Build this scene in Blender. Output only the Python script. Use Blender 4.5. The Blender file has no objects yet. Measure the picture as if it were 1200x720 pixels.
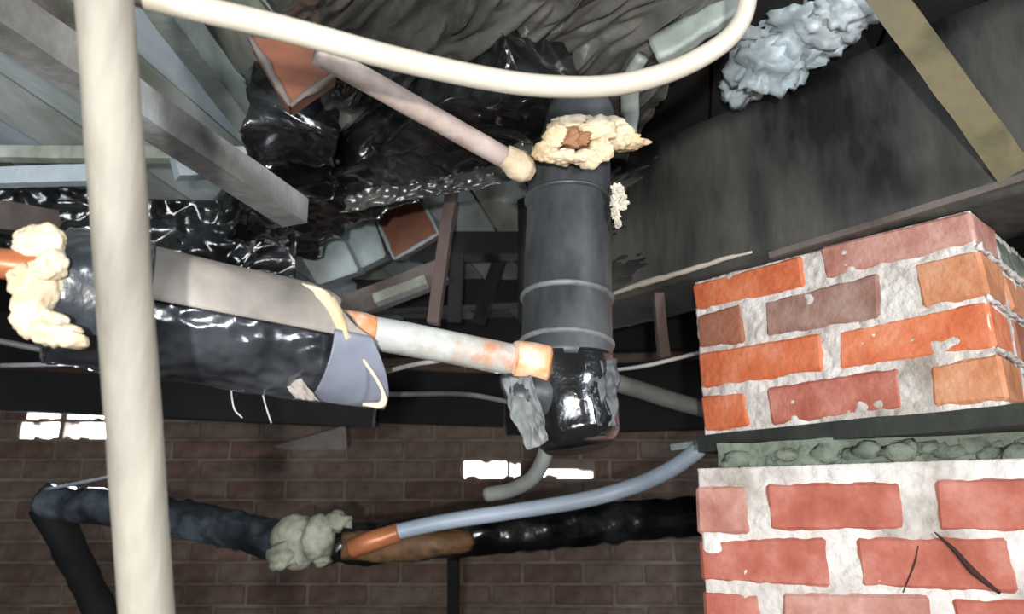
import bpy, bmesh, math, random
from mathutils import Vector, Matrix, noise
random.seed(7)
SC = bpy.context.scene
COL = SC.collection
PI = math.pi

# ------------------------------------------------------------------ camera
CAM = Vector((0.0, 0.0, 0.60)); PITCH = math.radians(16.5); F = 900.0
cd = bpy.data.cameras.new('camera'); cam = bpy.data.objects.new('camera', cd); COL.objects.link(cam)
cd.sensor_width = 36; cd.lens = 36*F/1200; cd.clip_start = 0.01
cd.dof.use_dof = True; cd.dof.focus_distance = 0.95; cd.dof.aperture_fstop = 6.5
cam.location = CAM; cam.rotation_euler = (PI/2+PITCH, 0, 0)
SC.camera = cam
FW = Vector((0, math.cos(PITCH), math.sin(PITCH))); UP = Vector((0, -math.sin(PITCH), math.cos(PITCH))); RT = Vector((1, 0, 0))

# ------------------------------------------------------------------ daylight outside, lamps, exposure
w = bpy.data.worlds.new('daylight'); SC.world = w; w.use_nodes = True
w.node_tree.nodes['Background'].inputs[0].default_value = (0.93, 0.9, 1.0, 1)
w.node_tree.nodes['Background'].inputs[1].default_value = 4.0
def area(name, loc, target, size, power, col=(1, 1, 1)):
    l = bpy.data.lights.new(name, 'AREA'); l.shape = 'DISK'; l.size = size; l.energy = power; l.color = col
    o = bpy.data.objects.new(name, l); COL.objects.link(o); o.location = loc
    o.rotation_euler = (Vector(target)-Vector(loc)).to_track_quat('-Z', 'Y').to_euler(); return o
area('torch_light', (-0.01, -0.34, 0.535), (0.05, 1.2, 0.93), 0.03, 11.5, (1.0, 0.985, 0.96))
area('side_daylight', (1.5, -0.8, 1.02), (-0.3, 0.7, 0.9), 0.3, 26.0, (0.86, 0.92, 1.0))
area('fill_light', (-0.8, -0.9, 0.35), (-0.6, 1.0, 1.3), 0.8, 22.0, (0.88, 0.94, 1.0))  # added fill behind the camera, no hatch there; lifts ambient and left ceiling
area('vent_daylight', (-1.8, 3.2, 1.06), (-.6, 1.2, 0.9), 0.5, 60.0, (0.85, 0.92, 1.0))
area('vent_daylight', (0.0, 3.2, 0.86), (0.0, 1.2, 0.95), 0.5, 50.0, (0.85, 0.92, 1.0))
SC.view_settings.view_transform = 'Standard'; SC.view_settings.look = 'None'
SC.view_settings.exposure = 0.55; SC.view_settings.gamma = 1; SC.view_settings.use_curve_mapping = False

# ------------------------------------------------------------------ helpers: places
def ray(px, py): return RT*((px-600)/F) + UP*((360-py)/F) + FW
def at(px, py, d): return CAM + ray(px, py)*d
def atz(px, py, h):                       # h = height over the camera
    r = ray(px, py); return CAM + r*(h/r.z)
def on_plane(px, py, p, n):
    r = ray(px, py); return CAM + r*((p-CAM).dot(n)/r.dot(n))

# ------------------------------------------------------------------ helpers: materials
def srgb(c):
    return tuple(((v/255)/12.92 if v/255 <= .04045 else ((v/255+.055)/1.055)**2.4) for v in c)+(1,)
def mat(name, cols, scale=8, rough=.8, bump=.3, bscale=60, stretch=(1, 1, 1), metal=0, spec=.5, detail=5, pos=None, coat=0, rvar=0, bdist=.004):
    m = bpy.data.materials.new(name); m.use_nodes = True
    nt = m.node_tree; N = nt.nodes; L = nt.links; b = N['Principled BSDF']; b.inputs['Coat Roughness'].default_value = .12
    tc = N.new('ShaderNodeTexCoord'); mp = N.new('ShaderNodeMapping'); mp.inputs['Scale'].default_value = stretch
    L.new(tc.outputs['Object'], mp.inputs[0])
    nz = N.new('ShaderNodeTexNoise'); nz.inputs['Scale'].default_value = scale; nz.inputs['Detail'].default_value = detail
    nz.inputs['Roughness'].default_value = .6
    L.new(mp.outputs[0], nz.inputs['Vector'])
    cr = N.new('ShaderNodeValToRGB'); el = cr.color_ramp.elements
    n = len(cols)
    if pos is None: pos = [.32+.36*i/max(1, n-1) for i in range(n)]
    while len(el) < n: el.new(.5)
    for i in range(n): el[i].position = pos[i]; el[i].color = srgb(cols[i])
    L.new(nz.outputs[0], cr.inputs[0]); L.new(cr.outputs[0], b.inputs['Base Color'])
    b.inputs['Roughness'].default_value = rough; b.inputs['Metallic'].default_value = metal
    b.inputs['Specular IOR Level'].default_value = spec; b.inputs['Coat Weight'].default_value = coat
    n2 = N.new('ShaderNodeTexNoise'); n2.inputs['Scale'].default_value = bscale; n2.inputs['Detail'].default_value = 6
    L.new(mp.outputs[0], n2.inputs['Vector'])
    if rvar:
        mr = N.new('ShaderNodeMapRange'); mr.inputs[1].default_value = .35; mr.inputs[2].default_value = .65
        mr.inputs[3].default_value = max(.05, rough-rvar); mr.inputs[4].default_value = min(1, rough+rvar)
        L.new(nz.outputs[0], mr.inputs[0]); L.new(mr.outputs[0], b.inputs['Roughness'])
    if bump:
        bp = N.new('ShaderNodeBump'); bp.inputs['Strength'].default_value = bump; bp.inputs['Distance'].default_value = bdist
        L.new(n2.outputs[0], bp.inputs['Height']); L.new(bp.outputs[0], b.inputs['Normal'])
    return m
M = {}
M['cream_wood'] = mat('cream_wood', [(112, 107, 97), (142, 136, 124), (158, 150, 138)], 12, .6, .35, 70, (1, 1, .16), spec=.3)
M['white_plastic'] = mat('white_plastic', [(176, 168, 152), (196, 188, 172)], 6, .5, .1, 40)
M['pink_pipe'] = mat('pink_pipe', [(150, 132, 122), (182, 165, 155), (190, 176, 168)], 14, .6, .3, 60)
M['dust_tip'] = mat('dust_tip', [(176, 152, 124), (206, 188, 160)], 40, .85, .6, 120)
M['duct'] = mat('duct', [(38, 40, 42), (62, 64, 66), (88, 90, 91)], 9, .5, .3, 50, (1, 1, .5), rvar=.12)
M['duct_ring'] = mat('duct_ring', [(80, 82, 82), (120, 122, 120)], 30, .6, .4, 60)
M['black_poly'] = mat('black_poly', [(9, 10, 11), (22, 23, 24), (56, 58, 60)], 5, .22, .7, 45, (1, 1, 1), spec=.8, pos=[.35, .5, .68], rvar=.08, coat=.7)
M['lag_poly'] = mat('lag_poly', [(15, 16, 18), (34, 36, 39), (78, 81, 86)], 6, .22, .25, 30, spec=.9, coat=.8)
M['grey_poly'] = mat('grey_poly', [(30, 31, 32), (66, 66, 63), (100, 98, 92)], 4, .16, .5, 50, spec=.9, coat=.6, rvar=.1)
M['black_matt'] = mat('black_matt', [(10, 10, 11), (26, 26, 27)], 6, .8, .5, 40)
M['sleeve'] = mat('sleeve', [(112, 108, 102), (140, 132, 124), (158, 150, 140)], 10, .75, .3, 60)
M['flap'] = mat('flap', [(92, 98, 112), (122, 126, 138)], 10, .42, .3, 40)
M['foam'] = mat('foam', [(190, 166, 130), (212, 194, 164), (222, 210, 188)], 16, .95, .6, 90, bdist=.003, spec=.1)
M['foam_hole'] = mat('foam_hole', [(104, 70, 46), (160, 118, 84)], 30, .95, .9, 120)
M['copper'] = mat('copper', [(156, 90, 56), (186, 116, 76)], 12, .35, .2, 50, metal=.2)
M['stained_pipe'] = mat('stained_pipe', [(188, 190, 186), (170, 166, 158), (184, 128, 94)], 13, .42, .25, 70, pos=[.47, .56, .64])
M['orange_joint'] = mat('orange_joint', [(196, 112, 62), (222, 150, 104), (226, 206, 180)], 28, .5, .4, 70)
M['beam'] = mat('beam', [(12, 12, 12), (46, 46, 44), (78, 76, 70)], 4.0, .75, .5, 35, (1.3, 1.3, .5), pos=[.40, .47, .62], rvar=.15)
M['batten'] = mat('batten', [(84, 78, 56), (112, 102, 74), (98, 92, 78)], 9, .8, .3, 50)
M['joist'] = mat('joist', [(80, 78, 72), (124, 122, 118), (156, 158, 158)], 5, .7, .4, 60, (1, 1, 1), rvar=.1)
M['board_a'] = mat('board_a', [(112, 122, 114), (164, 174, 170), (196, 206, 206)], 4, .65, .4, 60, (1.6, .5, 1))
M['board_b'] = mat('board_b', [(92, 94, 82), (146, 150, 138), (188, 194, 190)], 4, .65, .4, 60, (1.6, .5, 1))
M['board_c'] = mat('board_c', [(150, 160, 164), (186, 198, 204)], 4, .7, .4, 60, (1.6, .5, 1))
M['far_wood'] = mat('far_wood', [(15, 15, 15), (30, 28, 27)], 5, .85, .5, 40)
M['mid_wood'] = mat('mid_wood', [(60, 52, 46), (96, 86, 80), (112, 104, 98)], 7, .8, .5, 50)
M['stick'] = mat('stick', [(78, 62, 56), (112, 94, 88)], 9, .8, .4, 50, (1, 1, .3))
M['pale_block'] = mat('pale_block', [(122, 132, 132), (164, 174, 174)], 9, .85, .4, 50)
M['pale_green'] = mat('pale_green', [(120, 128, 120), (160, 168, 160)], 12, .5, .4, 50)
M['pale_blue_sheet'] = mat('pale_blue_sheet', [(128, 138, 140), (176, 188, 192), (206, 214, 216)], 8, .4, .5, 50)
M['terracotta'] = mat('terracotta', [(84, 52, 38), (124, 74, 52)], 12, .85, .5, 70)
M['mortar'] = mat('mortar', [(160, 150, 140), (206, 198, 190), (224, 220, 214)], 10, .95, 1.0, 60, bdist=.008, spec=.1)
M['mortar_grey'] = mat('mortar_grey', [(74, 82, 72), (112, 120, 106), (134, 140, 126)], 14, .95, 1.0, 70, bdist=.008, spec=.1)
M['slate'] = mat('slate', [(26, 28, 24), (50, 54, 46)], 9, .8, .5, 50)
def brickmat(n, a, b, c): return mat(n, [a, b, c], 16, .9, .7, 90, spec=.15)
M['br_orange'] = brickmat('brick_orange', (184, 92, 58), (202, 112, 76), (210, 134, 102))
M['br_bright'] = brickmat('brick_bright', (196, 104, 68), (212, 124, 88), (222, 150, 118))
M['br_pink'] = brickmat('brick_pink', (158, 104, 90), (178, 128, 114), (200, 158, 146))
M['br_red'] = brickmat('brick_red', (156, 86, 70), (174, 102, 86), (192, 130, 114))
M['br_tan'] = brickmat('brick_tan', (172, 112, 78), (198, 134, 98), (208, 156, 124))
M['br_dull'] = brickmat('brick_dull', (130, 96, 84), (150, 116, 104), (168, 140, 128))
M['br_brown'] = brickmat('brick_brown', (128, 78, 58), (150, 96, 74), (160, 112, 92))
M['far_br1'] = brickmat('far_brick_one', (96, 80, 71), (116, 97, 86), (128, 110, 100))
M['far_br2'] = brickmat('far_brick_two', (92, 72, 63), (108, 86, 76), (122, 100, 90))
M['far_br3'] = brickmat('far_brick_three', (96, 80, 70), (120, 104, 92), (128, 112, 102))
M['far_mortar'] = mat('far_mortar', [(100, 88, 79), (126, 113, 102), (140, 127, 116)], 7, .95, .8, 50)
M['earth'] = mat('earth', [(50, 42, 36), (80, 68, 58)], 5, 1, 1, 30)
M['wall_dark'] = mat('wall_dark', [(44, 38, 34), (66, 58, 52)], 5, 1, .6, 20)
M['pipe_poly'] = mat('pipe_poly', [(24, 27, 30), (50, 56, 62), (104, 114, 124)], 7, .22, .6, 30, (1, 1, 1), spec=.9, coat=1, pos=[.3, .5, .72])
M['fuzz'] = mat('fuzz', [(124, 122, 104), (156, 156, 138), (176, 176, 158)], 22, .95, .8, 80, bdist=.004)
M['blue_pipe'] = mat('blue_pipe', [(138, 150, 162), (170, 180, 192)], 8, .45, .15, 40)
M['grey_pipe'] = mat('grey_pipe', [(100, 102, 98), (134, 136, 130)], 8, .6, .2, 40)
M['dark_cable'] = mat('dark_cable', [(60, 60, 60), (88, 88, 86)], 20, .6, .2, 50)
M['rust'] = mat('rust', [(44, 34, 26), (116, 84, 54), (84, 62, 44)], 16, .7, .5, 60)
M['wire_grey'] = mat('wire_grey', [(130, 130, 126), (170, 170, 164)], 20, .5, .1, 50)
M['crack'] = mat('crack', [(48, 30, 26), (66, 40, 34)], 20, .9, .3, 50)

# ------------------------------------------------------------------ helpers: objects
def link(name, bm, m, parent=None, smooth=False):
    me = bpy.data.meshes.new(name); bm.normal_update(); bm.to_mesh(me); bm.free()
    for p in me.polygons: p.use_smooth = smooth
    me.materials.append(M[m] if isinstance(m, str) else m)
    o = bpy.data.objects.new(name, me); COL.objects.link(o)
    if parent: attach(o, parent)
    return o
def attach(o, parent):
    o.parent = parent; o.matrix_parent_inverse = Matrix.Identity(4)
    par = parent
    off = Vector((0, 0, 0))
    while par: off += par.location; par = par.parent
    o.location = o.location - off
def centre(o):                                   # put the origin at the base centre of a mesh thing
    me = o.data; c = Vector((0, 0, 0))
    for v in me.vertices: c += v.co
    c /= len(me.vertices); c.z = min(v.co.z for v in me.vertices)
    for v in me.vertices: v.co -= c
    o.location = o.location + c; return o
def tag(o, label, cat, group=None):
    o['label'] = label; o['category'] = cat
    if group: o['group'] = group
    if o.type == 'MESH' and o.parent is None: centre(o)
    return o
def empty(name, loc, label, cat, group=None):
    o = bpy.data.objects.new(name, None); o.empty_display_size = .05; COL.objects.link(o); o.location = loc
    o['label'] = label; o['category'] = cat
    if group: o['group'] = group
    return o
def struct(o): o['kind'] = 'structure'; return o

def frame(p0, p1, up=Vector((0, 0, 1))):
    a = (p1-p0).normalized(); s = a.cross(up).normalized(); u = s.cross(a).normalized(); return a, s, u
def box_bm(p0, p1, w_, h_, up=Vector((0, 0, 1)), seg=1, disp=0.0, fr=6, cross=1, seed=0, bev=.002):
    """box whose axis runs p0-p1; w_ across, h_ along up; optionally subdivided and crumpled"""
    p0 = Vector(p0); p1 = Vector(p1); up = Vector(up)
    a, s, u = frame(p0, p1, up); ln = (p1-p0).length
    bm = bmesh.new()
    if seg == 1 and cross == 1:
        bmesh.ops.create_cube(bm, size=1)
        for v in bm.verts:
            v.co = p0 + a*((v.co.x+.5)*ln) + s*(v.co.y*w_) + u*(v.co.z*h_)
        if bev: bmesh.ops.bevel(bm, geom=bm.edges[:], offset=bev, segments=1, affect='EDGES')
    else:
        nw = max(2, cross); loop = []
        for i in range(nw): loop.append((-.5+i/nw, -.5))
        for i in range(nw): loop.append((.5, -.5+i/nw))
        for i in range(nw): loop.append((.5-i/nw, .5))
        for i in range(nw): loop.append((-.5, .5-i/nw))
        rings = []
        for k in range(seg+1):
            r = []
            for (x, z) in loop:
                q = p0 + a*(ln*k/seg) + s*(x*w_) + u*(z*h_)
                if disp:
                    n = noise.noise_vector(q*fr+Vector((seed*7.3, seed, 0))) + .5*noise.noise_vector(q*fr*2.7+Vector((0, seed, 3)))
                    q = q + n*disp
                r.append(bm.verts.new(q))
            rings.append(r)
        n = len(loop)
        for k in range(seg):
            for i in range(n):
                bm.faces.new((rings[k][i], rings[k][(i+1) % n], rings[k+1][(i+1) % n], rings[k+1][i]))
        bm.faces.new(rings[0][::-1]); bm.faces.new(rings[-1])
        bmesh.ops.recalc_face_normals(bm, faces=bm.faces[:])
    return bm
def catmull(pts, n=8):
    out = []
    P = [pts[0]*2-pts[1]]+list(pts)+[pts[-1]*2-pts[-2]]
    for i in range(1, len(P)-2):
        for k in range(n):
            t = k/n; a, b, c, d = P[i-1], P[i], P[i+1], P[i+2]
            out.append(.5*((2*b)+(c-a)*t+(2*a-5*b+4*c-d)*t*t+(3*b-a-3*c+d)*t**3))
    out.append(pts[-1]); return out
def tube_bm(pts, rad, segs=16, smooth=0, disp=0, fr=20, cap=True, seed=0, stretch=1.0, bm=None, twist=0):
    pts = [Vector(p) for p in pts]; n0 = len(pts)
    rads = list(rad) if isinstance(rad, (list, tuple)) else [rad]*n0
    if smooth:
        q = catmull(pts, smooth)
        rr = []
        for i in range(n0-1):
            for k in range(smooth): rr.append(rads[i]+(rads[i+1]-rads[i])*k/smooth)
        rr.append(rads[-1]); pts, rads = q, rr
    if bm is None: bm = bmesh.new()
    rings = []; t = (pts[1]-pts[0]).normalized()
    nrm = t.cross(Vector((0, 0, 1)))
    if nrm.length < .1: nrm = t.cross(Vector((1, 0, 0)))
    nrm.normalize()
    for i, p in enumerate(pts):
        if i: 
            a = pts[i]-pts[i-1]; b = (pts[i+1]-pts[i]) if i+1 < len(pts) else a
            t2 = (a.normalized()+b.normalized()).normalized()
            nrm = (nrm - t2*nrm.dot(t2)).normalized(); t = t2
        bi = t.cross(nrm); r = []
        for k in range(segs):
            an = 2*PI*k/segs + twist*i
            d = nrm*math.cos(an)+bi*math.sin(an)
            rr = rads[i]
            if disp:
                s = Vector((p.x*stretch, p.y*stretch, p.z*stretch)) + d*.06
                rr += disp*(noise.noise(s*fr+Vector((seed*3.1, 0, seed)))+.5*noise.noise(s*fr*2.6+Vector((seed, 5, 0))))
            r.append(bm.verts.new(p+d*max(.0008, rr)))
        rings.append(r)
    for i in range(len(rings)-1):
        for k in range(segs):
            bm.faces.new((rings[i][k], rings[i][(k+1) % segs], rings[i+1][(k+1) % segs], rings[i+1][k]))
    if cap:
        bm.faces.new(rings[0][::-1]); bm.faces.new(rings[-1])
    return bm
def lump_bm(c, size, disp=.3, fr=3.0, seed=0, sub=3, bm=None, rot=None):
    b2 = bmesh.new(); bmesh.ops.create_icosphere(b2, subdivisions=sub, radius=1)
    for v in b2.verts:
        d = v.co.normalized(); k = 1+disp*(noise.noise(d*fr*.5+Vector((seed*5.7, seed, 1)))*1.3+.6*noise.noise(d*fr*1.6+Vector((seed, 2, 3))))
        q = Vector((d.x*size[0], d.y*size[1], d.z*size[2]))*k
        if rot: q = rot @ q
        v.co = Vector(c)+q
    if bm is None: return b2
    me = bpy.data.meshes.new('t'); b2.to_mesh(me); b2.free(); bm.from_mesh(me); bpy.data.meshes.remove(me); return bm
def sheet_bm(c00, c10, c11, c01, nu, nv, disp, fr, seed=0, axis=None, squash=.25, thick=.003, sag=0.0):
    """crumpled sheet between four corners; wrinkles run along axis"""
    c00, c10, c11, c01 = map(Vector, (c00, c10, c11, c01))
    n = (c10-c00).cross(c01-c00).normalized()
    ax = (Vector(axis).normalized() if axis is not None else None)
    bm = bmesh.new(); G = []
    for j in range(nv+1):
        row = []
        for i in range(nu+1):
            u, v = i/nu, j/nv
            p = (c00*(1-u)+c10*u)*(1-v)+(c01*(1-u)+c11*u)*v
            s = Vector(p)
            if ax: s = s-ax*s.dot(ax)*(1-squash)
            d = noise.noise(s*fr+Vector((seed, seed*2.2, 0)))
            r1 = 1-abs(noise.noise(s*fr*2.2+Vector((5+seed, 1, seed))))*2.2
            d2 = noise.noise(s*fr*5+Vector((seed, 1, 4)))
            r3 = 1-abs(noise.noise(s*fr*5.5+Vector((1+seed, 7, seed))))*2.2
            q = p+n*(disp*(d*1.2+.5*r1+.22*d2+.5*r3)) + Vector((0, 0, -sag*4*u*(1-u)))
            row.append(bm.verts.new(q))
        G.append(row)
    H = [[bm.verts.new(v.co - n*thick) for v in r] for r in G]
    for j in range(nv):
        for i in range(nu):
            bm.faces.new((G[j][i], G[j][i+1], G[j+1][i+1], G[j+1][i]))
            bm.faces.new((H[j][i], H[j+1][i], H[j+1][i+1], H[j][i+1]))
    for i in range(nu):
        bm.faces.new((G[0][i+1], G[0][i], H[0][i], H[0][i+1])); bm.faces.new((G[nv][i], G[nv][i+1], H[nv][i+1], H[nv][i]))
    for j in range(nv):
        bm.faces.new((G[j][0], G[j+1][0], H[j+1][0], H[j][0])); bm.faces.new((G[j+1][nu], G[j][nu], H[j][nu], H[j+1][nu]))
    return bm
def brick_bm(s0, s1, z0, z1, depth, jit=.0035, cham=.005):
    """brick in local frame: x along face, y = depth into wall (0 = face), z up"""
    bm = bmesh.new(); bmesh.ops.create_cube(bm, size=1)
    for v in bm.verts:
        v.co = Vector((s0+(v.co.x+.5)*(s1-s0)+random.uniform(-jit, jit), (v.co.y+.5)*depth+random.uniform(-jit, jit)*.6, z0+(v.co.z+.5)*(z1-z0)+random.uniform(-jit, jit)))
    bmesh.ops.bevel(bm, geom=bm.edges[:], offset=cham, segments=1, affect='EDGES')
    return bm
def place_local(bm, o, ex):                       # local (x, y, z) -> world with y = into the wall
    ez = Vector((0, 0, 1)); ey = ez.cross(ex).normalized()
    for v in bm.verts: v.co = o + ex*v.co.x + ey*v.co.y + ez*v.co.z
    return bm

def sheet(name, cs, nu, nv, disp, fr, m, label, seed=0, axis=(-.6, .8, 0), squash=.25, sag=0):
    o = link(name, sheet_bm(*cs, nu, nv, disp, fr, seed, axis, squash, .003, sag), m, smooth=True); return tag(o, label, 'sheeting')
# ================================================================== THE SETTING
GZ = 0.0; CZ = 1.32
def slab(name, x0, x1, y0, y1, z0, z1, m):
    bm = bmesh.new(); bmesh.ops.create_cube(bm, size=1)
    for v in bm.verts: v.co = Vector((x0+(v.co.x+.5)*(x1-x0), y0+(v.co.y+.5)*(y1-y0), z0+(v.co.z+.5)*(z1-z0)))
    return struct(link(name, bm, m))
slab('floor', -2.7, 2.3, -1.4, 3.2, -.1, 0, 'earth')
slab('wall_left', -2.7, -2.55, -1.4, 3.2, 0, CZ+.05, 'wall_dark')
slab('wall_right', 2.15, 2.3, -1.4, 3.2, 0, CZ+.05, 'wall_dark')
slab('wall_front', -2.55, 2.15, -1.4, -1.3, 0, CZ+.05, 'wall_dark')
ceil = slab('ceiling', -2.7, 2.3, -1.4, 3.2, CZ+.03, CZ+.1, 'far_wood')
# boards of the ceiling run forward and slightly right
BD = Vector((.22, 1, 0)).normalized(); BS = Vector((1, -.22, 0)).normalized()
k = 0
for i in range(-13, 12):
    c = BS*(i*.125+.02)
    p0 = c+BD*.25; p1 = c+BD*2.7
    if p0.x < -2.4: continue
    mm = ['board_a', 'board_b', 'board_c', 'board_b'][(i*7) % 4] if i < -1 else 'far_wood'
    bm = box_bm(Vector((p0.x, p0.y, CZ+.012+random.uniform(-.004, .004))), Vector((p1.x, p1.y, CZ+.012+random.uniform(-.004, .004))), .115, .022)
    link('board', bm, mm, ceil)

# back wall with bricks and air openings
WY = 3.0; RZ0 = .60+.35-.075*12
zz = lambda k: RZ0+.075*k
kz = round((.95-RZ0)/.075)
holes = [(-1.91, -1.762, zz(kz)+.006, zz(kz)+.069), (-1.742, -1.565, zz(kz)+.006, zz(kz)+.069),
         (-1.895, -1.765, zz(kz+1)+.006, zz(kz+1)+.055), (-1.74, -1.57, zz(kz+1)+.006, zz(kz+1)+.055),
         (-1.70, -1.58, zz(kz+2)+.056, zz(kz+2)+.069),
         (-.185, -.02, zz(kz-2)+.006, zz(kz-2)+.069), (-.01, .03, zz(kz-2)+.006, zz(kz-2)+.069), (.12, .31, zz(kz-2)+.006, zz(kz-2)+.04)]
bricks = []
row = 0; z = RZ0
while z < CZ-.03:
    x = -2.55 + (.1125 if row % 2 else 0)
    while x < 2.1:
        xa, xb = x+.006, x+.219
        for h in holes:
            if z-.001 < h[2] < z+.074:
                if h[0]-.008 < xb and h[1]+.008 > xa:
                    if h[0]-.008 - xa > h[1]*-1 + xb*1: xb = h[0]-.008
                    elif h[0]-.008-xa >= xb-h[1]-.008: xb = h[0]-.008
                    else: xa = h[1]+.008
        if xb-xa > .03: bricks.append((x, z, xa, xb))
        x += .225
    row += 1; z += .075
bm = bmesh.new()
def addbox(bm, x0, x1, y0, y1, z0, z1):
    g = bmesh.ops.create_cube(bm, size=1)['verts']
    for v in g: v.co = Vector((x0+(v.co.x+.5)*(x1-x0), y0+(v.co.y+.5)*(y1-y0), z0+(v.co.z+.5)*(z1-z0)))
rows = sorted(set(round(h[2], 4) for h in holes)); zc = 0.0
for zr in rows:
    if zr-zc > .001: addbox(bm, -2.7, 2.3, WY, WY+.07, zc, zr)
    hs = sorted(h for h in holes if abs(h[2]-zr) < .001); x = -2.7; zt = hs[0][3]
    if any(h[3] != zt for h in hs):
        zt = max(h[3] for h in hs)
        for h in hs:
            if h[3] < zt: addbox(bm, h[0], h[1], WY, WY+.07, h[3], zt)
    for h in hs: addbox(bm, x, h[0], WY, WY+.07, zr, zt); x = h[1]
    addbox(bm, x, 2.3, WY, WY+.07, zr, zt); zc = zt
addbox(bm, -2.7, 2.3, WY, WY+.07, zc, CZ+.05)
wb = struct(link('wall_back', bm, 'far_mortar'))
protos = []
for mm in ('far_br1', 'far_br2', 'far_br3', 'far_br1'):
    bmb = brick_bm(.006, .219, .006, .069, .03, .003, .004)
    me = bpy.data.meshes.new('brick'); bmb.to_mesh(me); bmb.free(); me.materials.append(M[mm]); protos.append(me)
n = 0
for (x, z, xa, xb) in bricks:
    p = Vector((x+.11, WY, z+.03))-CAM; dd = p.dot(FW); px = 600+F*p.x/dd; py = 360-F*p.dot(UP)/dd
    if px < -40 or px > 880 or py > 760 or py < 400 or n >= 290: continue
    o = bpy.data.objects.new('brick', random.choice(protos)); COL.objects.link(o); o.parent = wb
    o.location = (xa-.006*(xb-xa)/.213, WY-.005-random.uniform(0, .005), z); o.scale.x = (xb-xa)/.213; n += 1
bm = bmesh.new()
for h in holes:
    for q in range(3):
        lump_bm((random.uniform(h[0], h[1]), WY+.03, random.choice([h[2]+.002, h[3]])), (random.uniform(.012, .03), .03, random.uniform(.006, .014)), .5, 4, random.random()*50, 2, bm)
link('broken_mortar', bm, 'far_mortar', wb, True)

# ================================================================== BRICK PIER (right)
def base(px, d): p = at(px, 626, d); return Vector((p.x, p.y, 0))
def base2(px, py, d): p = at(px, py, d); return Vector((p.x, p.y, 0))
PA, PB = base2(817, 420, 1.30), base2(1158, 350, 1.00)
ex = (PB-PA).normalized(); ez = Vector((0, 0, 1)); ey = ez.cross(ex).normalized(); L1 = (PB-PA).length
def s_on(px, py, A=PA, e=ex):
    nn = Vector((0, 0, 1)).cross(e); q = on_plane(px, py, A+Vector((0, 0, .6)), nn); return (q-A).dot(e)
pier = empty('brick_pier', (PA+PB)/2+ey*.15+Vector((0, 0, 0)), 'brick pier of orange and pink bricks with pale mortar carrying the dark beam', 'pier')
Z = .60
def core(x0, x1, y0, y1, z0, z1, nx, nz, amp, seed):
    bm = bmesh.new()
    bmesh.ops.create_grid(bm, x_segments=nx, y_segments=nz, size=.5)
    for v in bm.verts: v.co = Vector((v.co.x+.5, 0, v.co.y+.5))
    r = bmesh.ops.extrude_face_region(bm, geom=bm.faces[:])
    back = [e for e in r['geom'] if isinstance(e, bmesh.types.BMVert)]
    for v in back: v.co.y = 1
    for v in bm.verts:
        q = Vector((x0+v.co.x*(x1-x0), y0+v.co.y*(y1-y0), z0+v.co.z*(z1-z0)))
        if v.co.y < .5:
            q.y += amp*(noise.noise(Vector((q.x*28, seed, q.z*28)))*1.2+.7*noise.noise(Vector((q.x*75, seed, q.z*75))))
        v.co = q
    bmesh.ops.recalc_face_normals(bm, faces=bm.faces[:])
    return bm
link('mortar_core', place_local(core(.003, L1-.004, .003, .31, Z+.155, Z+.421, 150, 90, .0032, 2), PA, ex), 'mortar', pier, True)
bm = core(0, .30, .004, .2, Z+.155, Z+.421, 90, 90, .0032, 5)
place_local(bm, PB+ey*.005, ey); link('mortar_core', bm, 'mortar', pier, True)
rowsU = [  # z0, z1, [(px0, px1, mat)...], return brick material; y used for locating
    (.370, .421, 300, [(812, 938, 'br_orange'), (962, 1162, 'br_pink')], 'mortar_grey'),
    (.300, .362, 340, [(812, 868, 'br_brown'), (893, 1030, 'br_dull'), (1076, 1160, 'br_tan')], 'br_tan'),
    (.229, .292, 395, [(812, 962, 'br_orange'), (980, 1160, 'br_bright')], 'br_brown'),
    (.160, .220, 450, [(812, 872, 'br_orange'), (898, 1056, 'br_red'), (1090, 1160, 'br_tan')], 'br_dull')]
def join_lumps(boxes): pass
for z0, z1, yy, bl, rm in rowsU:
    for j, (a, b, mm) in enumerate(bl):
        s0 = max(0, s_on(a, yy)) if a > 812 else 0.0
        s1 = min(L1, s_on(b, yy)) if b < 1155 else L1
        dep = .10
        bm = place_local(brick_bm(s0, s1, Z+z0, Z+z1, dep), PA, ex); link('brick', bm, mm, pier)
    # left return is out of sight; right return face bricks
    if rm != 'mortar_grey':
        for q, (a, b) in enumerate([(.112, .32)]):
            bm = place_local(brick_bm(0, .105, Z+z0, Z+z1, .2), PA+ex*(L1-.105)+ey*.115, ex); link('brick', bm, rm, pier)
    else:
        bm = place_local(brick_bm(0, .105, Z+z0, Z+z1, .2, .006), PA+ex*(L1-.105)+ey*.115, ex); link('brick', bm, 'mortar_grey', pier)
# squeezed mortar along the bed joints
bm = bmesh.new()
for zc, amt in ((.366, .004), (.296, .004), (.2245, .004)):
    for side in (1,):
        pts = []; rr = []
        nn = 26
        for i in range(nn+1):
            t = i/nn
            p = (PA+ex*(L1*t)) if side == 0 else (PB+ey*(.3*t))
            pts.append(p+Vector((0, 0, Z+zc+.002*math.sin(i*1.7+zc*90)))+ey*(.002 if side == 0 else 0)); rr.append(amt*random.uniform(.7, 1.15))
        tube_bm(pts, rr, 8, 0, .004, 30, bm=bm)
link('mortar_bead', bm, 'mortar', pier, True)
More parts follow.
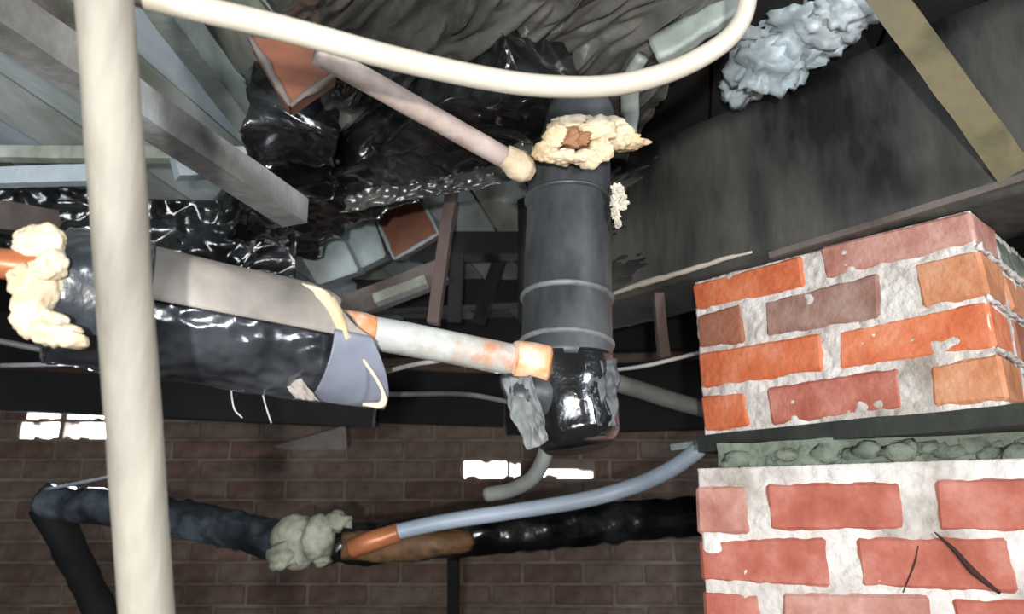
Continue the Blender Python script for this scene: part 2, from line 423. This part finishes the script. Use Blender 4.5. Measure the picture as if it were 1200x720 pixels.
# lower pier: wider and turned more to the camera
QA, QB = base(820, 1.12), base(1300, .93)
fx = (QB-QA).normalized(); fy = ez.cross(fx).normalized(); L2 = (QB-QA).length
link('mortar_core', place_local(core(.003, L2-.005, .003, .3, Z-.32, Z+.094, 170, 130, .003, 9), QA, fx), 'mortar', pier, True)
bm = bmesh.new(); g = bmesh.ops.create_cube(bm, size=1)['verts']
for v in g: v.co = Vector(((v.co.x+.5)*(L2-.01)+.005, (v.co.y+.5)*.3+.01, (v.co.z+.5)*(Z-.32)))
place_local(bm, QA, fx); link('footing', bm, 'mortar', pier)
def s2(px, py=640): return s_on(px, py, QA, fx)
rowsL = [
    (.004, .066, [(820, 880, 'br_pink'), (903, 1066, 'br_red'), (1106, 1300, 'br_red')]),
    (-.066, -.006, [(820, 966, 'br_red'), (1005, 1185, 'br_red'), (1210, 1300, 'br_orange')]),
    (-.136, -.078, [(820, 886, 'br_red'), (910, 1080, 'br_pink'), (1108, 1300, 'br_red')]),
    (-.206, -.148, [(820, 970, 'br_orange'), (1000, 1180, 'br_pink'), (1205, 1300, 'br_red')]),
    (-.276, -.218, [(820, 886, 'br_red'), (910, 1080, 'br_red'), (1108, 1300, 'br_pink')])]
for z0, z1, bl in rowsL:
    for (a, b, mm) in bl:
        s0 = 0.0 if a == 820 else s2(a); s1 = L2 if b == 1300 else s2(b)
        bm = place_local(brick_bm(s0-.001, s1+.001, Z+z0-.002, Z+z1+.002, .1, .003), QA, fx); link('brick', bm, mm, pier)
# slate course and mortar rubble between
bm = box_bm(PA+ey*.15-ex*.01+Vector((0, 0, Z+.143)), PB+ey*.15+ex*.25+Vector((0, 0, Z+.143)), .30, .026, seg=24, cross=3, disp=.002, fr=14)
link('slate', bm, 'slate', pier)
bm = box_bm(QA+fy*.15+fx*.03+Vector((0, 0, Z+.112)), QB+fy*.15+Vector((0, 0, Z+.112)), .24, .04, seg=24, cross=3, disp=.004, fr=14)
link('rubble_bed', bm, 'mortar_grey', pier)
bm = bmesh.new()
for i in range(34):
    t = .1+.9*i/33
    lump_bm(QA+fx*(L2*t)+fy*random.uniform(.02, .05)+Vector((0, 0, Z+.104+random.uniform(-.006, .012))), (random.uniform(.012, .03), .014, random.uniform(.008, .016)), .4, 3, i, 2, bm)
link('mortar_lumps', bm, 'mortar_grey', pier, True)['kind'] = 'stuff'
# diagonal crack / gouge in the lower bricks
def on_low(px, py, off=-.001): return on_plane(px, py, QA+Vector((0, 0, .6)), fy)+fy*off
link('gouge', tube_bm([on_low(1095, 624), on_low(1118, 645), on_low(1140, 670), on_low(1172, 696)], [.0008, .003, .0045, .002], 8, 6), 'crack', pier, True)
link('crack', tube_bm([on_low(1076, 640), on_low(1071, 662), on_low(1058, 695)], [.0005, .0015, .0008], 6, 4), 'crack', pier, True)

# ================================================================== MAIN BEAM over the pier
BZ0 = .425; BZ1 = .708
b0 = PB-ey*.012; b1 = PA-ey*.012; b0.z = b1.z = Z+BZ0
bdir = (b1-b0); bdir.z = 0; bdir.normalize(); bnorm = Vector((0, 0, 1)).cross(bdir)
if (CAM-b0).dot(bnorm) < 0: bnorm = -bnorm            # towards the camera
bs = b0-bdir*.75; be = b1+bdir*.42
cz = Z+(BZ0+BZ1)/2
off = -bnorm*.09
beam = link('timber_beam', box_bm(Vector((bs.x, bs.y, cz))+off, Vector((be.x, be.y, cz))+off, .18, BZ1-BZ0, seg=80, cross=8, disp=.0035, fr=9), 'beam', smooth=True)
tag(beam, 'dark grey stained timber beam running back from upper right over the brick pier', 'beam')
def on_beam(px, py, off=.004): return on_plane(px, py, b0, bnorm)+bnorm*off
bt = link('batten', box_bm(at(1012, -40, .96), on_beam(1192, 205, .012), .040, .016, up=bnorm, seg=24, cross=2, disp=.0015, fr=20), 'batten')
tag(bt, 'yellowish wooden batten fixed diagonally across the dark beam at upper right', 'batten')
sheet('polythene_sheet', [on_beam(700, 205, .006), on_beam(878, 125, -.02), on_beam(862, 296, -.02), on_beam(700, 350, .006)], 80, 80, .007, 18, 'grey_poly', 'creased dark polythene stapled over the beam end right of the black duct', 15)
pl = link('sill_strip', box_bm(on_beam(905, 302, .006), on_beam(1215, 206, .006), .010, .010, up=Vector((0, 0, 1)), seg=16, cross=2, disp=.0015), 'mid_wood')
tag(pl, 'thin brown timber strip between the dark beam and the top brick course', 'strip')
sh = link('plastic_strip', tube_bm([on_beam(716, 349, .012), on_beam(760, 334, .014), on_beam(800, 322, .012), on_beam(850, 306, .01), on_beam(885, 297, .01)], [.003, .006, .005, .004, .0015], 8, 6, .002, 60), 'white_plastic', smooth=True)
tag(sh, 'ragged white plastic strip along the beam bottom left of the brick pier', 'strip')

# ================================================================== LEFT JOISTS and planks
def joist(px0, py0, px1, py1, h, wd, ht, m, name, label, cat='joist', group=None, disp=.002):
    a = atz(px0, py0, h); b = atz(px1, py1, h); c = Vector((0, 0, ht/2))
    o = link(name, box_bm(a+c, b+c, wd, ht, seg=30, cross=4, disp=disp, fr=9, seed=px0), m)
    return tag(o, label, cat, group)
joist(-120, -34, 345, 264, .45, .042, .04, 'joist', 'floor_joist', 'grey timber joist running diagonally behind the cream post to the black sheeting')
joist(-110, -60, 130, 105, .64, .045, .04, 'mid_wood', 'floor_joist', 'brown grey joist highest in the upper left corner beside the pale boards')
joist(150, -30, 305, 175, .66, .035, .05, 'pale_green', 'floor_joist', 'thin pale green joist between cream post and brown tile above black sheeting')
def plank(p0, p1, wd, ht, m, name, label, cat, group=None, seg=12, disp=.0015, up=(0, 0, 1), smooth=False):
    o = link(name, box_bm(p0, p1, wd, ht, up=Vector(up), seg=seg, cross=3, disp=disp, fr=12, seed=ht*100), m, smooth=smooth)
    return tag(o, label, cat, group)
plank(at(-60, 180, 1.36), at(320, 182, 1.36), .02, .024, 'board_b', 'cross_plank', 'upper of two narrow pale planks lying level behind the cream post', 'plank')
plank(at(-60, 210, 1.34), at(118, 205, 1.34), .02, .032, 'board_c', 'cross_plank', 'lower and wider of two narrow pale planks left of the cream post', 'plank')
plank(at(205, 196, 1.30), at(330, 190, 1.42), .03, .04, 'board_c', 'wood_offcut', 'pale wood offcut with a knot hole right of the cream post', 'wood')
plank(at(-60, 246, 1.25), at(95, 268, 1.5), .04, .05, 'mid_wood', 'cross_plank', 'dull brown timber at the left edge just above the orange pipe', 'plank')

# brown tile piece upper left, loose bricks behind
def chunk(name, quad, thick, m, label, cat, edge=None, em='pale_block'):
    """solid piece with a four cornered face"""
    q = [Vector(p) for p in quad]; nrm = (q[1]-q[0]).cross(q[3]-q[0]).normalized()
    if nrm.dot(CAM-q[0]) > 0: nrm = -nrm
    bm = bmesh.new(); a = [bm.verts.new(p) for p in q]; b = [bm.verts.new(p+nrm*thick) for p in q]
    bm.faces.new(a); bm.faces.new(b[::-1])
    for i in range(4): bm.faces.new((a[i], b[i], b[(i+1) % 4], a[(i+1) % 4]))
    bmesh.ops.recalc_face_normals(bm, faces=bm.faces[:])
    bmesh.ops.bevel(bm, geom=bm.edges[:], offset=.003, segments=2, affect='EDGES')
    if edge is None:
        return tag(link(name, bm, m), label, cat)
    t = empty(name, q[0], label, cat)
    link('block', bm, m, t)
    for (i, j) in edge:
        link('mortar_edge', tube_bm([q[i], q[i]*.5+q[j]*.5, q[j]], [.003, .0055, .003], 8, 6, .003, 60), em, t, True)
    return t
chunk('clay_tile', [at(292, 42, .93), at(372, 50, .95), at(396, 84, .95), at(340, 124, .93)], .04, 'terracotta', 'red brown clay tile wedged above the white pipe at upper left', 'tile', [(2, 3), (0, 3)], 'mid_wood')
chunk('loose_brick', [at(438, 250, 1.75), at(490, 226, 1.75), at(514, 274, 1.75), at(462, 304, 1.75)], .10, 'terracotta', 'red brown brick with mortared edges behind the black sheeting in the middle', 'brick', [(0, 3), (1, 2), (2, 3)])
chunk('pale_block', [at(392, 278, 1.74), at(436, 252, 1.74), at(452, 300, 1.74), at(402, 325, 1.74)], .10, 'pale_block', 'pale blue grey block beside the red brown loose brick', 'block')
chunk('pale_block', [at(352, 300, 1.68), at(398, 272, 1.68), at(420, 318, 1.68), at(372, 334, 1.68)], .10, 'pale_block', 'leftmost pale grey block above the lagged pipe end', 'block')
plank(at(370, 376, 1.7), at(522, 318, 1.72), .03, .055, 'mid_wood', 'timber_offcut', 'dull grey timber lying behind pale blocks above the stained pipe', 'wood')
plank(at(440, 352, 1.672), at(500, 330, 1.672), .03, .022, 'board_b', 'timber_offcut', 'small streaked pale wood splinter just above the stained white pipe', 'wood')
plank(at(531, 212, 1.55), at(508, 380, 1.5), .022, .04, 'stick', 'upright_stick', 'tall brown upright stick in the dark gap left of the black duct', 'stick', up=(0, 1, 0))
plank(at(536, 298, 1.75), at(532, 378, 1.75), .03, .03, 'far_wood', 'upright_stick', 'short dark upright stick right beside the tall brown stick', 'stick', up=(0, 1, 0))
plank(at(766, 295, 1.42), at(778, 418, 1.42), .018, .027, 'stick', 'upright_stick', 'brown upright stick between the black duct and the brick pier', 'stick', up=(0, 1, 0))
plank(at(608, 240, 2.0), at(560, 380, 2.0), .03, .06, 'far_wood', 'upright_stick', 'dark leaning timber close behind the left side of the black duct', 'timber', up=(0, 1, 0))

# ================================================================== BLACK SHEETING

# underside sheet at ceiling level in the middle
sheet('polythene_sheet', [atz(290, -30, .60), atz(905, -60, .64), atz(735, 190, .64), atz(430, 215, .60)], 230, 180, .020, 10, 'grey_poly', 'grey black crumpled polythene sheet under the floor behind the curved white pipe', 1)
# wrapped joist hanging lower, running front to back-left
wj = empty('wrapped_joist', atz(345, 300, .56), 'joists wrapped in glossy black plastic crossing behind the angled pink pipe', 'joist')
a = atz(640, 100, .56); b = atz(262, 312, .56)
link('cross_joist_wrap', box_bm(a+Vector((0, 0, .05)), b+Vector((0, 0, .05)), .15, .12, seg=140, cross=22, disp=.016, fr=17, seed=2), 'black_poly', wj, True)
a = atz(345, 150, .56); b = atz(335, 290, .56)
link('short_joist_wrap', box_bm(a+Vector((0, 0, .04)), b+Vector((0, 0, .04)), .13, .10, seg=90, cross=16, disp=.016, fr=17, seed=5), 'black_poly', wj, True)
sheet('polythene_sheet', [at(60, 232, 1.42), at(350, 235, 1.5), at(345, 335, 1.5), at(40, 330, 1.42)], 120, 60, .02, 5, 'black_poly', 'glossy black polythene hanging in folds just above the lagged pipe', 4)
sheet('polythene_sheet', [at(-160, 225, 1.65), at(140, 215, 1.65), at(140, 330, 1.65), at(-160, 330, 1.65)], 60, 30, .02, 9, 'black_poly', 'black polythene in shadow behind the orange pipe at the left edge', 6)
sheet('polythene_sheet', [at(425, 150, 1.30), at(628, 120, 1.16), at(622, 205, 1.16), at(400, 250, 1.30)], 110, 60, .014, 16, 'grey_poly', 'shiny creased polythene hanging under the angled pink pipe left of the duct top', 12)
# dark far timbers closing the back of the void
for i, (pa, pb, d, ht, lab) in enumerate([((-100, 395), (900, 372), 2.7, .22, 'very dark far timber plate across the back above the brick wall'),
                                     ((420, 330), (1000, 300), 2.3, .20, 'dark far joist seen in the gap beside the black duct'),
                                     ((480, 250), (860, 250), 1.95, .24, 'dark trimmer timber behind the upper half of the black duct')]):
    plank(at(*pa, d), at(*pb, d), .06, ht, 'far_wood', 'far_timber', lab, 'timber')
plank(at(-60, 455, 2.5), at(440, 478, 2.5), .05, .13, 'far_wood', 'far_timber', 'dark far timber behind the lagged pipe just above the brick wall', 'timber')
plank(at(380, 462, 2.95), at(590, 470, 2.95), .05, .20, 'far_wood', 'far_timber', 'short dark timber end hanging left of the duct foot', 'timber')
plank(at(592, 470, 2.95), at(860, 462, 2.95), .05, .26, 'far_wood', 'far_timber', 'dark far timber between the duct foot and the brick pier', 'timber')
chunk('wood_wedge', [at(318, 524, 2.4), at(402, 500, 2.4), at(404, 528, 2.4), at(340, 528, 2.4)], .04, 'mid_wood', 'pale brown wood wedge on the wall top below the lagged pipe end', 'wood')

# pale crumpled sheet above the beam, upper right, and pale strips
bm = bmesh.new()
for i, (px, py, d, sx, sz) in enumerate([(895, 75, 1.18, .05, .045), (925, 55, 1.18, .055, .05), (890, 15, 1.15, .05, .035), (955, 15, 1.12, .06, .04), (990, 5, 1.08, .05, .04), (950, 50, 1.17, .04, .03), (870, 102, 1.24, .03, .02)]):
    lump_bm(at(px, py, d), (sx, .045, sz), .5, 3.2, i+3, 4, bm)
pb = link('crumpled_sheet', bm, 'pale_blue_sheet', smooth=True); tag(pb, 'crumpled pale blue plastic stuffed above the dark beam at the top', 'plastic')
tt = link('pale_strap', tube_bm([at(735, 168, 1.12), at(738, 125, 1.10), at(738, 96, 1.06), at(752, 66, 1.02)], [.012, .014, .013, .008], 12, 6, .003, 30), 'pale_green', smooth=True)
tag(tt, 'pale green strap hanging behind the white pipe above the duct', 'strap')
tt = link('pale_batten', box_bm(at(768, 62, 1.0), at(872, 2, .95), .02, .035, up=Vector((0, 0, 1)), seg=20, cross=4, disp=.004, fr=20), 'pale_green', smooth=True)
tag(tt, 'pale green batten under the floor inside the bend of the white pipe', 'batten')

# ================================================================== FOREGROUND POST
pa_, pb_ = at(123, 0, .50), at(172, 720, .50); dv = (pb_-pa_)
bm = tube_bm([pa_+dv*((1.34-pa_.z)/dv.z), pa_, pa_.lerp(pb_, .5), pb_, pa_+dv*((-.01-pa_.z)/dv.z)], [.0182, .018, .0175, .0172, .017], 14, 12, .0008, 10)
post = link('cream_post', bm, 'cream_wood', smooth=True); tag(post, 'cream wooden pole standing close in front at the left', 'pole')

# ================================================================== WHITE CURVED PIPE
pts = [(90, -30, .52), (190, 0, .54), (330, 33, .57), (460, 68, .60), (560, 90, .63), (640, 101, .65), (720, 100, .67), (790, 82, .68), (845, 52, .69), (870, 22, .70), (878, -15, .70), (880, -60, .70)]
wp = link('white_pipe', tube_bm([at(*p) for p in pts], [.0095]*7+[.0093, .009, .0085, .008, .008], 16, 8), 'white_plastic', smooth=True)
tag(wp, 'long white plastic pipe bowing across the top of the view', 'pipe')

# angled pink pipe with dusty tip
pp = empty('angled_pipe', at(610, 196, .92), 'dusty pink beige pipe slanting down to the duct top behind the white pipe', 'pipe')
link('pipe_body', tube_bm([at(372, 62, .78), at(440, 100, .82), at(600, 190, .91)], [.0125, .0128, .0128], 16, 8, .0006, 20), 'pink_pipe', pp, True)
link('pipe_end', tube_bm([at(590, 183, .903), at(604, 192, .91), at(616, 200, .915), at(624, 205, .918)], [.0128, .0175, .0165, .008], 16, 4, .003, 40), 'dust_tip', pp, True)

# ================================================================== BLACK VERTICAL DUCT
D = .95; rd = 52*D/F
dt = empty('black_duct', at(662, 525, D), 'black ribbed vertical duct with torn foam at its top', 'duct')
def dp(y, x=None):
    x = (667+(662-667)*(y-190)/330) if x is None else x
    return at(x, y, D+.12*(330-y)/300)
link('duct_body', tube_bm([dp(192), dp(260), dp(350), dp(430)], [rd*.97, rd*.98, rd*.99, rd*.99], 40, 10, .0012, 14), 'duct', dt, True)
link('duct_cap', tube_bm([dp(195), dp(160, 678), dp(130, 682), dp(116, 684), dp(110, 686)], [rd*.88, rd*.85, rd*.8, rd*.6, rd*.2], 32, 6, .003, 20), 'duct', dt, True)
for y, k in ((236, .98), (350, .99), (404, .99)):
    pr = []; c = dp(y); ax = (dp(y-20)-dp(y+20)).normalized(); s = ax.cross(Vector((0, 1, 0))).normalized(); t = s.cross(ax)
    bm = tube_bm([c-ax*.004, c-ax*.002, c+ax*.001, c+ax*.003], [rd*k, rd*k+.0035, rd*k+.0035, rd*k], 40, 0)
    link('ring', bm, 'duct_ring' if y > 300 else 'duct', dt, True)
# torn foam collar
bm = bmesh.new(); c = dp(172, 680)
pr = []; rr = []
for i in range(41):
    an = 2*PI*i/40
    pr.append(c+Vector((math.cos(an)*rd*.86, math.sin(an)*rd*.86, .004*math.sin(an*3)+.012*max(0, math.sin(an+.4))+(.008*math.cos(an)))))
    rr.append(.013+.003*math.sin(an*5))
tube_bm(pr, rr, 20, 3, .007, 38, bm=bm)
for (px, py, dd, sx, sz, sd) in [(735, 168, -.02, .022, .008, 3), (722, 160, -.03, .02, .014, 5), (700, 152, -.045, .02, .012, 8), (650, 158, -.05, .014, .014, 11), (668, 146, -.04, .022, .008, 14), (640, 178, -.05, .012, .012, 17), (660, 184, -.055, .016, .009, 20), (688, 185, -.055, .016, .010, 23), (704, 176, -.05, .014, .012, 26), (712, 146, -.02, .018, .008, 29)]:
    lump_bm(at(px, py, D+dd), (sx*1.1, .013, sz*1.1), .4, 2.4, sd, 4, bm)
link('torn_foam', bm, 'foam', dt, True)
link('exposed_lining', lump_bm(at(672, 162, D-.052), (.022, .010, .012), .5, 4, 2, 4), 'foam_hole', dt, True)
# foot of the duct with elbow to the stained pipe
link('duct_foot', tube_bm([dp(425), dp(455, 666), dp(490, 672), dp(512, 676), dp(524, 678)], [rd*1.02, rd*1.0, rd*.9, rd*.86, rd*.7], 36, 8, .006, 16, seed=3), 'black_poly', dt, True)
link('branch_socket', tube_bm([at(652, 462, .89), at(625, 462, .875), at(606, 466, .868), at(597, 470, .866)], [.03, .034, .032, .024], 24, 8, .005, 20, seed=2), 'duct', dt, True)
link('torn_wrap', sheet_bm(at(586, 444, .85), at(618, 438, .835), at(643, 516, .81), at(614, 526, .81), 24, 30, .009, 25, 3, (0, 0, 1), .4, .0015), 'duct_ring', dt, True)
link('torn_wrap', sheet_bm(at(688, 425, .85), at(722, 420, .88), at(720, 500, .85), at(704, 498, .83), 16, 24, .008, 30, 5, (0, 0, 1), .4, .0015), 'duct', dt, True)
bm = bmesh.new()
for i, (px, py, sx, sz) in enumerate([(723, 222, .006, .007), (727, 236, .009, .010), (721, 250, .005, .009), (724, 262, .004, .005)]):
    lump_bm(at(px, py, D-.01), (sx, .006, sz), .7, 5, i+60, 3, bm)
link('foil_scrap', bm, 'white_plastic', dt)

# ================================================================== STAINED PIPE joining lagging to duct
sp = empty('stained_pipe', at(520, 402, .86), 'white pipe with orange stains running from the lagged pipe to the duct', 'pipe')
link('pipe_body', tube_bm([at(330, 362, .795), at(400, 383, .815), at(500, 402, .845), at(612, 424, .868)], [.0185, .0185, .0185, .018], 24, 10, .0005), 'stained_pipe', sp, True)
link('joint_ring', tube_bm([at(600, 421, .864), at(606, 422, .865), at(640, 428, .868), at(646, 429, .868)], [.019, .0225, .0225, .018], 24, 4, .0015, 30), 'orange_joint', sp, True)
link('rust_patch', tube_bm([at(403, 384, .816), at(425, 388, .822), at(436, 390, .826)], [.0195, .0193, .0187], 24, 4, .001, 50), 'orange_joint', sp, True)

# ================================================================== LAGGED PIPE (left)
lg = empty('lagged_pipe', at(220, 370, .70), 'pipe lagged in glossy black plastic with a beige top and slanted cut end', 'pipe')
X0 = at(-60, 328, .60); X1 = at(400, 410, .80)
ax = (X1-X0).normalized(); side = ax.cross(Vector((0, 0, 1))).normalized(); upv = side.cross(ax).normalized()
if side.dot(CAM-X0) < 0: side = -side                 # towards the camera
def lag_surface(a0, a1, r0, n_len, n_ang, disp, fr, slant=True, t0=0, t1=1, seed=0, close=False, extra=0):
    bm = bmesh.new(); G = []; Lh = (X1-X0).length
    for j in range(n_ang+1):
        an = a0+(a1-a0)*j/n_ang; row = []
        d = side*math.cos(an)+upv*math.sin(an)
        end = Lh*t1
        if slant: end += -.045*math.sin(an)+.0 + extra*noise.noise(d*4+Vector((seed, 1, 2)))
        for i in range(n_len+1):
            s = Lh*t0+(end-Lh*t0)*i/n_len
            c = X0+ax*s
            q = c+d*r0
            st = Vector((s*.55, math.cos(an)*.05, math.sin(an)*.05))
            k = disp*(1.4*noise.noise(st*fr+Vector((seed, 0, 0)))+.8*(1-2*abs(noise.noise(st*fr*2.1+Vector((3, seed, 1)))))+.25*noise.noise(st*fr*5))
            row.append(bm.verts.new(q+d*k))
        G.append(row)
    for j in range(n_ang):
        for i in range(n_len):
            bm.faces.new((G[j][i], G[j][i+1], G[j+1][i+1], G[j+1][i]))
    if close:
        c0 = bm.verts.new(X0+ax*(Lh*t0))
        for j in range(n_ang): bm.faces.new((c0, G[j][0], G[j+1][0]))
    bmesh.ops.recalc_face_normals(bm, faces=bm.faces[:])
    bmesh.ops.solidify(bm, geom=bm.faces[:], thickness=.002)
    return bm
LT = .22
link('plastic_wrap', lag_surface(-PI, PI, .054, 220, 130, .0026, 30, t0=LT), 'lag_poly', lg, True)
link('beige_sleeve', lag_surface(math.radians(-2), math.radians(150), .0605, 80, 30, .0012, 14, t0=LT+.02, t1=.985, seed=4, extra=.02), 'sleeve', lg, True)
# slanted cut end: cone-like fold of grey plastic
bm = bmesh.new(); Lh = (X1-X0).length; ring = []; n = 48
for j in range(n):
    an = 2*PI*j/n; d = side*math.cos(an)+upv*math.sin(an)
    ring.append(bm.verts.new(X0+ax*(Lh-.045*math.sin(an)+.002)+d*(.051+.003*noise.noise(d*5))))
ring2 = []
for j in range(n):
    an = 2*PI*j/n; d = side*math.cos(an)+upv*math.sin(an)
    ring2.append(bm.verts.new(X0+ax*(Lh-.045*math.sin(an)*.4-.008+.006*noise.noise(d*7))+d*.02))
for j in range(n): bm.faces.new((ring[j], ring[(j+1) % n], ring2[(j+1) % n], ring2[j]))
bmesh.ops.recalc_face_normals(bm, faces=bm.faces[:]); link('cut_end', bm, 'flap', lg, True)
# grey folded end flap seen from the front
link('end_flap', lag_surface(math.radians(-75), math.radians(2), .0605, 40, 24, .0012, 16, t0=.885, t1=1.005, seed=3), 'flap', lg, True)
bm = tube_bm([at(352, 336, .75), at(374, 346, .745), at(388, 362, .742), at(396, 380, .74), at(408, 398, .738)], [.004, .007, .009, .008, .003], 14, 8, .003, 50)
link('foam_edge', bm, 'foam', lg, True)
bm = tube_bm([at(404, 392, .744), at(428, 425, .748), at(448, 458, .75), at(447, 474, .75), at(425, 474, .747)], [.001, .0015, .002, .004, .002], 10, 6, .001, 60)
link('foam_edge', bm, 'foam', lg, True)
link('dusty_fold', sheet_bm(at(330, 450, .725), at(352, 444, .725), at(376, 470, .728), at(345, 468, .725), 16, 12, .005, 30, 2, None, .4, .0015), 'sleeve', lg, True)
# left end: orange pipe entering torn foam
link('copper_pipe', tube_bm([at(-80, 306, .57), at(0, 309, .588), at(75, 318, .605)], .0118, 20, 4), 'copper', lg, True)
bm = bmesh.new()
for (px, py, d, sx, sz, sd) in [(45, 284, .60, .016, .012, 1), (60, 292, .60, .010, .014, 9), (48, 330, .59, .015, .02, 2), (40, 352, .585, .014, .018, 4), (36, 372, .583, .013, .014, 5), (55, 383, .58, .012, .011, 6), (72, 392, .578, .012, .008, 7), (88, 400, .577, .010, .005, 8), (60, 312, .585, .010, .010, 12), (27, 330, .585, .008, .01, 13)]:
    lump_bm(at(px, py, d), (sx*1.1, .013, sz*1.1), .3, 2.2, sd, 4, bm)
link('torn_foam', bm, 'foam', lg, True)
link('inner_wrap', tube_bm([at(62, 334, .635), at(80, 338, .64), at(140, 348, .66), at(170, 352, .67)], [.05, .0515, .052, .052], 40, 8, .004, 22, seed=9), 'pipe_poly', lg, True)
link('grey_collar', lag_surface(math.radians(18), math.radians(140), .056, 20, 30, .0015, 14, slant=False, t0=.19, t1=.33, seed=2), 'flap', lg, True)
# loose hair wires under lagging
for i, p in enumerate([[(270, 448), (274, 478), (284, 490)], [(306, 455), (312, 478), (318, 496)]]):
    o = link('loose_wire', tube_bm([at(x, y, .74) for x, y in p], .0007, 6, 6), 'wire_grey', lg, True)
cb = link('dark_cable', tube_bm([at(-60, 388, .95), at(60, 412, .98), at(180, 434, 1.0), at(300, 452, 1.05), at(440, 462, 1.1), at(540, 462, 1.15), at(600, 472, 1.2)], .0042, 8, 8), 'dark_cable', smooth=True)
tag(cb, 'thin dark cable sagging behind the lagged pipe', 'cable')
cb = link('thin_cable', tube_bm([at(700, 436, 1.25), at(750, 430, 1.25), at(790, 421, 1.27), at(840, 408, 1.4)], [.003, .0035, .0035, .0035], 8, 8), 'wire_grey', smooth=True)
tag(cb, 'thin grey cable between the duct and the brick pier', 'cable')
cb = link('grey_pipe', tube_bm([at(690, 440, 1.45), at(740, 454, 1.48), at(790, 470, 1.5), at(850, 486, 1.55)], .017, 14, 8, .0008), 'grey_pipe', smooth=True)
tag(cb, 'dull grey pipe sloping down from the duct foot behind the brick pier', 'pipe')
cb = link('thin_cable', tube_bm([at(400, 446, .80), at(450, 436, .90), at(500, 425, .95), at(560, 421, .97), at(625, 440, .97)], .003, 8, 8), 'wire_grey', smooth=True)
tag(cb, 'thin grey cable under the stained white pipe', 'cable')

# ================================================================== BACKGROUND WRAPPED PIPE
bp = empty('wrapped_pipe', at(360, 640, 1.75), 'long black plastic wrapped pipe low in the background with a grey fuzzy collar', 'pipe')
link('left_run', tube_bm([at(52, 588, 1.98), at(150, 598, 1.92), at(250, 616, 1.85), at(335, 636, 1.78)], [.040, .046, .046, .043], 30, 22, .008, 22, seed=1), 'pipe_poly', bp, True)
link('right_run', tube_bm([at(380, 640, 1.78), at(500, 632, 1.84), at(640, 620, 1.9), at(760, 610, 1.95), at(900, 602, 2.0)], [.046, .048, .05, .05, .05], 30, 22, .008, 22, seed=4), 'black_poly', bp, True)
link('down_leg', tube_bm([at(55, 592, 1.99), at(78, 635, 2.02), at(105, 690, 2.06), at(135, 760, 2.1)], [.042, .042, .04, .04], 24, 12, .005, 20, seed=6), 'black_matt', bp, True)
bm = bmesh.new()
lump_bm(at(349, 635, 1.70), (.062, .05, .060), .12, 2.2, 3, 4, bm); lump_bm(at(374, 630, 1.67), (.036, .045, .046), .2, 2.2, 8, 4, bm)
lump_bm(at(396, 612, 1.68), (.028, .03, .02), .5, 4, 11, 3, bm); lump_bm(at(378, 655, 1.66), (.02, .02, .016), .4, 4, 12, 3, bm); lump_bm(at(330, 650, 1.66), (.03, .03, .03), .4, 4, 14, 3, bm)
link('fuzzy_collar', bm, 'fuzz', bp, True)
link('rusty_band', tube_bm([at(400, 641, 1.72), at(450, 640, 1.74), at(510, 637, 1.76), at(552, 634, 1.79)], [.028, .036, .036, .02], 20, 8, .008, 20, seed=8), 'rust', bp, True)
bl = empty('blue_pipe', at(620, 598, 1.55), 'light blue grey plastic pipe rising to the brick pier along the background pipe', 'pipe')
link('pipe_body', tube_bm([at(455, 626, 1.55), at(520, 612, 1.55), at(600, 600, 1.55), at(680, 587, 1.52), at(740, 571, 1.5), at(785, 551, 1.47), at(815, 530, 1.45), at(818, 526, 1.45)], .0158, 16, 8), 'blue_pipe', bl, True)
link('copper_elbow', tube_bm([at(412, 645, 1.56), at(432, 636, 1.55), at(468, 624, 1.55)], [.018, .021, .0185], 16, 6, .0015, 30), 'copper', bl, True)
cp = link('curved_pipe', tube_bm([at(642, 500, 1.35), at(638, 535, 1.35), at(624, 560, 1.36), at(600, 574, 1.38), at(570, 580, 1.4)], .0135, 14, 8), 'grey_pipe', smooth=True)
tag(cp, 'small grey pipe curving down and left from the duct foot', 'pipe')
wr = link('thin_wire', tube_bm([at(52, 574, 1.85), at(95, 566, 1.8), at(140, 556, 1.75)], .0035, 8, 4), 'blue_pipe', smooth=True)
tag(wr, 'thin bright wire above the left end of the background pipe', 'wire')
plank(at(531, 655, 2.7), at(531, 760, 2.7), .04, .04, 'black_matt', 'dark_stake', 'thin black stake standing against the far brick wall below the rusty pipe', 'stake', up=(0, 1, 0))
plank(at(790, 524, 1.45), at(830, 519, 1.5), .02, .012, 'pale_block', 'pale_chip', 'small pale chip at the left edge of the brick pier ledge', 'chip')
